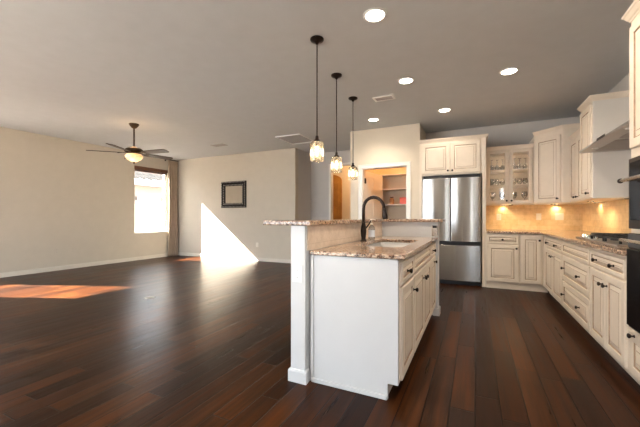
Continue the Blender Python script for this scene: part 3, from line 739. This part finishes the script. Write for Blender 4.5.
t = thing('return_grille', 'large square grey return air grille in the ceiling by the hallway', 'vent', (-3.53, 6.12, CEIL))
MB().cells([-.30, -.285, .285, .30], [-.37, -.355, .355, .37], -.022, -.0005, [(1, 1)]).build('frame', 'platew', t, .003)
m = MB(); m.box(-.27, .27, -.34, .34, -.004, -.0006)
for k in range(28):
    y0 = -.338+k*.0242; m.box(-.27, .27, y0, y0+.012, -.010, -.004)
m.build('louver_panel', 'grille', t)

# ceiling fan
fc = (-5.88*s, 4.01*s); fa = thing('ceiling_fan', 'dark five-blade ceiling fan with lit amber glass bowl', 'ceiling fan', (*fc, CEIL))
MB().lathe([(.085, 0), (.085, -.012), (.07, -.04), (.04, -.075), (.022, -.085), (.0, -.086)], n=24).build('canopy', 'fanmetal', fa)
MB().tube([(0, 0, -.08), (0, 0, -.435)], .013, 12).build('downrod', 'fanmetal', fa)
MB().lathe([(.0, -0.410), (.03, -0.415), (.05, -0.435), (.12, -0.450), (.155, -0.480), (.155, -0.515), (.13, -0.540), (.10, -0.550), (.0, -0.551)], n=28).build('motor_housing', 'fanmetal', fa)
for k in range(5):
    a = R(225.7+72*k); ca_, sa_ = math.cos(a), math.sin(a)
    def P(r, w, z): return (r*ca_-w*sa_, r*sa_+w*ca_, z)
    zb = -.540; m = MB(); ol = [(.20, -.052), (.24, -.060), (.45, -.068), (.68, -.074), (.72, -.066), (.735, -.04), (.735, .04), (.72, .066), (.68, .074), (.45, .068), (.24, .060), (.20, .052)]
    tilt = -.20; n = len(ol)
    vs = [P(r, w, zb+tilt*w) for r, w in ol]+[P(r, w, zb+tilt*w+.011) for r, w in ol]
    m.add(vs, [tuple(range(n))[::-1], tuple(range(n, 2*n))]+[(i, (i+1) % n, n+(i+1) % n, n+i) for i in range(n)])
    bl = m.build('blade', 'blade', fa)
    MB().add([P(.12, -.018, -.525), P(.26, -.035, zb-.004+.007), P(.26, .035, zb-.004-.007), P(.12, .018, -.525), P(.12, -.018, -.533), P(.26, -.035, zb-.012+.007), P(.26, .035, zb-.012-.007), P(.12, .018, -.533)],
             [(0, 1, 2, 3), (7, 6, 5, 4), (0, 4, 5, 1), (1, 5, 6, 2), (2, 6, 7, 3), (3, 7, 4, 0)]).build('blade_iron', 'fanmetal', bl)
MB().lathe([(.09, -0.551), (.125, -0.560), (.13, -0.575), (.115, -0.585), (.10, -0.587)], n=28).build('glass_collar', 'frost', fa)
MB().lathe([(.145, -0.585), (.150, -0.593), (.140, -0.620), (.105, -0.660), (.05, -0.690), (.018, -0.698), (.0, -0.699)], n=28).build('glass_bowl', 'frost', fa)
MB().lathe([(.016, -0.697), (.018, -0.705), (.012, -0.717), (.014, -0.727), (.0, -0.735)], n=14).build('finial', 'fanmetal', fa)
lamp('POINT', 'fan_light', fa, (0, 0, -.86), 3, (1, .70, .38), .12)
lamp('POINT', 'fan_uplight', fa, (.0, .0, -.34), 2, (1, .62, .3), .1)

# ================================================================== living room wall things
mx0, mx1, mz0, mz1 = -6.35, -5.50, 1.405, 2.12
t = thing('wall_mirror', 'square mirror in a dark beaded frame on the far wall', 'mirror', ((mx0+mx1)/2, 6.9, (mz0+mz1)/2))
hw, hh, fw = (mx1-mx0)/2, (mz1-mz0)/2, .125
m = MB(); lp = [(0, -.001), (0, -.035), (.02, -.05), (.06, -.044), (.10, -.05), (fw-.01, -.04), (fw, -.02), (fw, -.001), (0, -.001)]
m.rings(-hw, hw, -hh, hh, lp, cap=False)
for rr_ in (.022, .100):
    W_, H_ = hw-rr_, hh-rr_; nx, nz = int(2*W_/.045), int(2*H_/.045)
    P_ = [(-W_+2*W_*k/nx, z) for k in range(nx+1) for z in (-H_, H_)]+[(x, -H_+2*H_*k/nz) for k in range(1, nz) for x in (-W_, W_)]
    for x, z in P_: m.lathe([(.0125, 0), (.0115, .005), (.007, .009), (.0, .0105)], (x, -.049, z), '-y', 8, 1)
m.build('frame', ['frame', 'bead'], t)
MB().box(-hw+fw-.004, hw-fw+.004, -.012, -.003, -hh+fw-.004, hh-fw+.004).build('mirror_glass', 'mirror', t)

# blind raised to the head of the window
t = thing('window_blind', 'dark wood blind raised at the head of the living room window', 'blind', (-8.1, WIN1[0], WIN1[3]))
WW = WIN1[1]-WIN1[0]
MB().box(-.06, .02, -.005, WW+.005, -.075, .01).build('valance', 'blind', t, .003)
m = MB()
for k in range(6): m.box(-.06, -.005, .01, WW-.01, -.082-.008*k, -.078-.008*k)
m.build('slat_stack', 'blind', t)
# curtain and rod
t = thing('curtain_rod', 'dark bronze curtain rod above the living room window', 'curtain rod', (-8.1, 5.45, 2.822))
MB().tube([(.06, 0, 0), (.06, 1.42, 0)], .016, 12).build('rod', 'bronze', t)
MB().lathe([(.0, -.035), (.02, -.03), (.028, -.012), (.02, .002), (.012, .004)], (.06, -.005, 0), 'y', 14).build('finial', 'bronze', t)
for y in (.10, 1.02): MB().box(.0005, .06, y-.008, y+.008, -.026, -.012).box(.0005, .012, y-.02, y+.02, -.05, .03).build('bracket', 'bronze', t)
def curtain(name, label, y0, y1, ztop, zbot, folds, amp, x):
    n = folds*10; m = 24; vs = []; fs = []
    for i in range(m+1):
        q = i/m; z = ztop+(zbot-ztop)*q
        pinch = 1-.10*math.sin(PI*min(1, q*1.05))
        for k in range(n+1):
            u = k/n; yy = (y0+y1)/2+(u-.5)*(y1-y0)*pinch
            xx = x+amp*math.sin(2*PI*folds*u)*(.65+.35*q)+.012*math.sin(5*u+4*q)
            vs.append((xx, yy, z))
    for i in range(m):
        for k in range(n): a = i*(n+1)+k; fs.append((a, a+1, a+n+2, a+n+1))
    o = MB().add(vs, fs, 0, True).build(name, 'curtain')
    sd = o.modifiers.new('thickness', 'SOLIDIFY'); sd.thickness = .004
    return tag(o, label, 'curtain')
curtain('curtain', 'long taupe curtain gathered at the right side of the living room window', 6.52, 6.87, 2.80, .004, 5, .032, -8.04)

# ================================================================== pantry contents
for z in (.55, 1.0, 1.43, 1.77, 2.085):
    tag(MB().box(-2.128, -1.022, 6.98, 7.348, z-.02, z).build('shelf', 'trim'), {.55: 'lowest white pantry shelf', 1.0: 'second white pantry shelf from the floor', 1.43: 'white pantry shelf carrying the coral box',
         1.77: 'white pantry shelf directly above the coral box', 2.085: 'topmost white pantry shelf'}[z], 'shelf', 'pantry shelves')
t = thing('storage_box', 'coral red box on a pantry shelf', 'box', (-1.34, 7.12, 1.4305))
MB().box(-.13, .13, -.08, .08, 0, .11).build('body', 'red', t, .006); MB().box(-.134, .134, -.084, .084, .1105, .145).build('lid', 'red', t, .006)
t = thing('jar', 'small amber jar on the pantry shelf left of the coral box', 'jar', (-1.66, 7.12, 1.4305))
MB().lathe([(.045, 0), (.05, .01), (.05, .10), (.035, .13), (.035, .14)], n=16).build('body', 'amber', t); MB().lathe([(.038, .1405), (.038, .165), (.0, .167)], n=16).build('lid', 'bronze', t)
t = thing('pantry_light', 'ceiling light inside the pantry', 'ceiling light', (-1.55, 6.65, CEIL))
MB().lathe([(.12, 0), (.12, -.02), (.09, -.06), (.0, -.08)], n=20).build('dome', 'frost', t)
lamp('POINT', 'pantry_bulb', t, (0, 0, -.16), 9, (1, .46, .15), .08)
t = thing('hall_light', 'ceiling light inside the room beyond the hallway', 'ceiling light', (-3.0, 8.75, CEIL))
MB().lathe([(.12, 0), (.12, -.02), (.09, -.06), (.0, -.08)], n=20).build('dome', 'frost', t)
lamp('POINT', 'hall_bulb', t, (0, 0, -.16), 26, (1, .60, .30), .08)

# under-cabinet lights; the front row is added fill
def puck(label, x, y, e):
    t = thing('puck_light', label, 'cabinet light', (x, y, UZ), group='puck lights under the wall cabinets')
    MB().lathe([(.034, -.0005), (.034, -.010), (.028, -.012)], n=18, caps=False).build('housing', 'bronze', t)
    MB().lathe([(.028, -.009), (.0, -.0095)], n=18, caps=False).build('lens', 'puck', t)
    lamp('SPOT', 'puck_beam', t, (0, 0, -.02), e, (1, .79, .48), .02, 165, blend=.9)
puck('round puck light at the back under the glass-door cabinet', gx+.30, 6.79, 1.3)
puck('added fill puck light at the front under the glass-door cabinet', gx+.40, 6.50, 5.5)  # front pucks are added to even out the backsplash light
puck('round puck light at the back under the diagonal corner cabinet', 1.27, 6.79, 1.5)
puck('added fill puck light at the front under the diagonal corner cabinet', 1.15, 6.40, 5.5)
puck('round puck light at the back under the low wall cabinet near the corner', 1.59, 5.95, 1.8)
puck('added fill puck light at the front under the low wall cabinet near the corner', 1.42, 5.55, 5.5)
puck('round puck light at the back under the tall wall cabinet by the hood', 1.585, 4.86, 1.3)
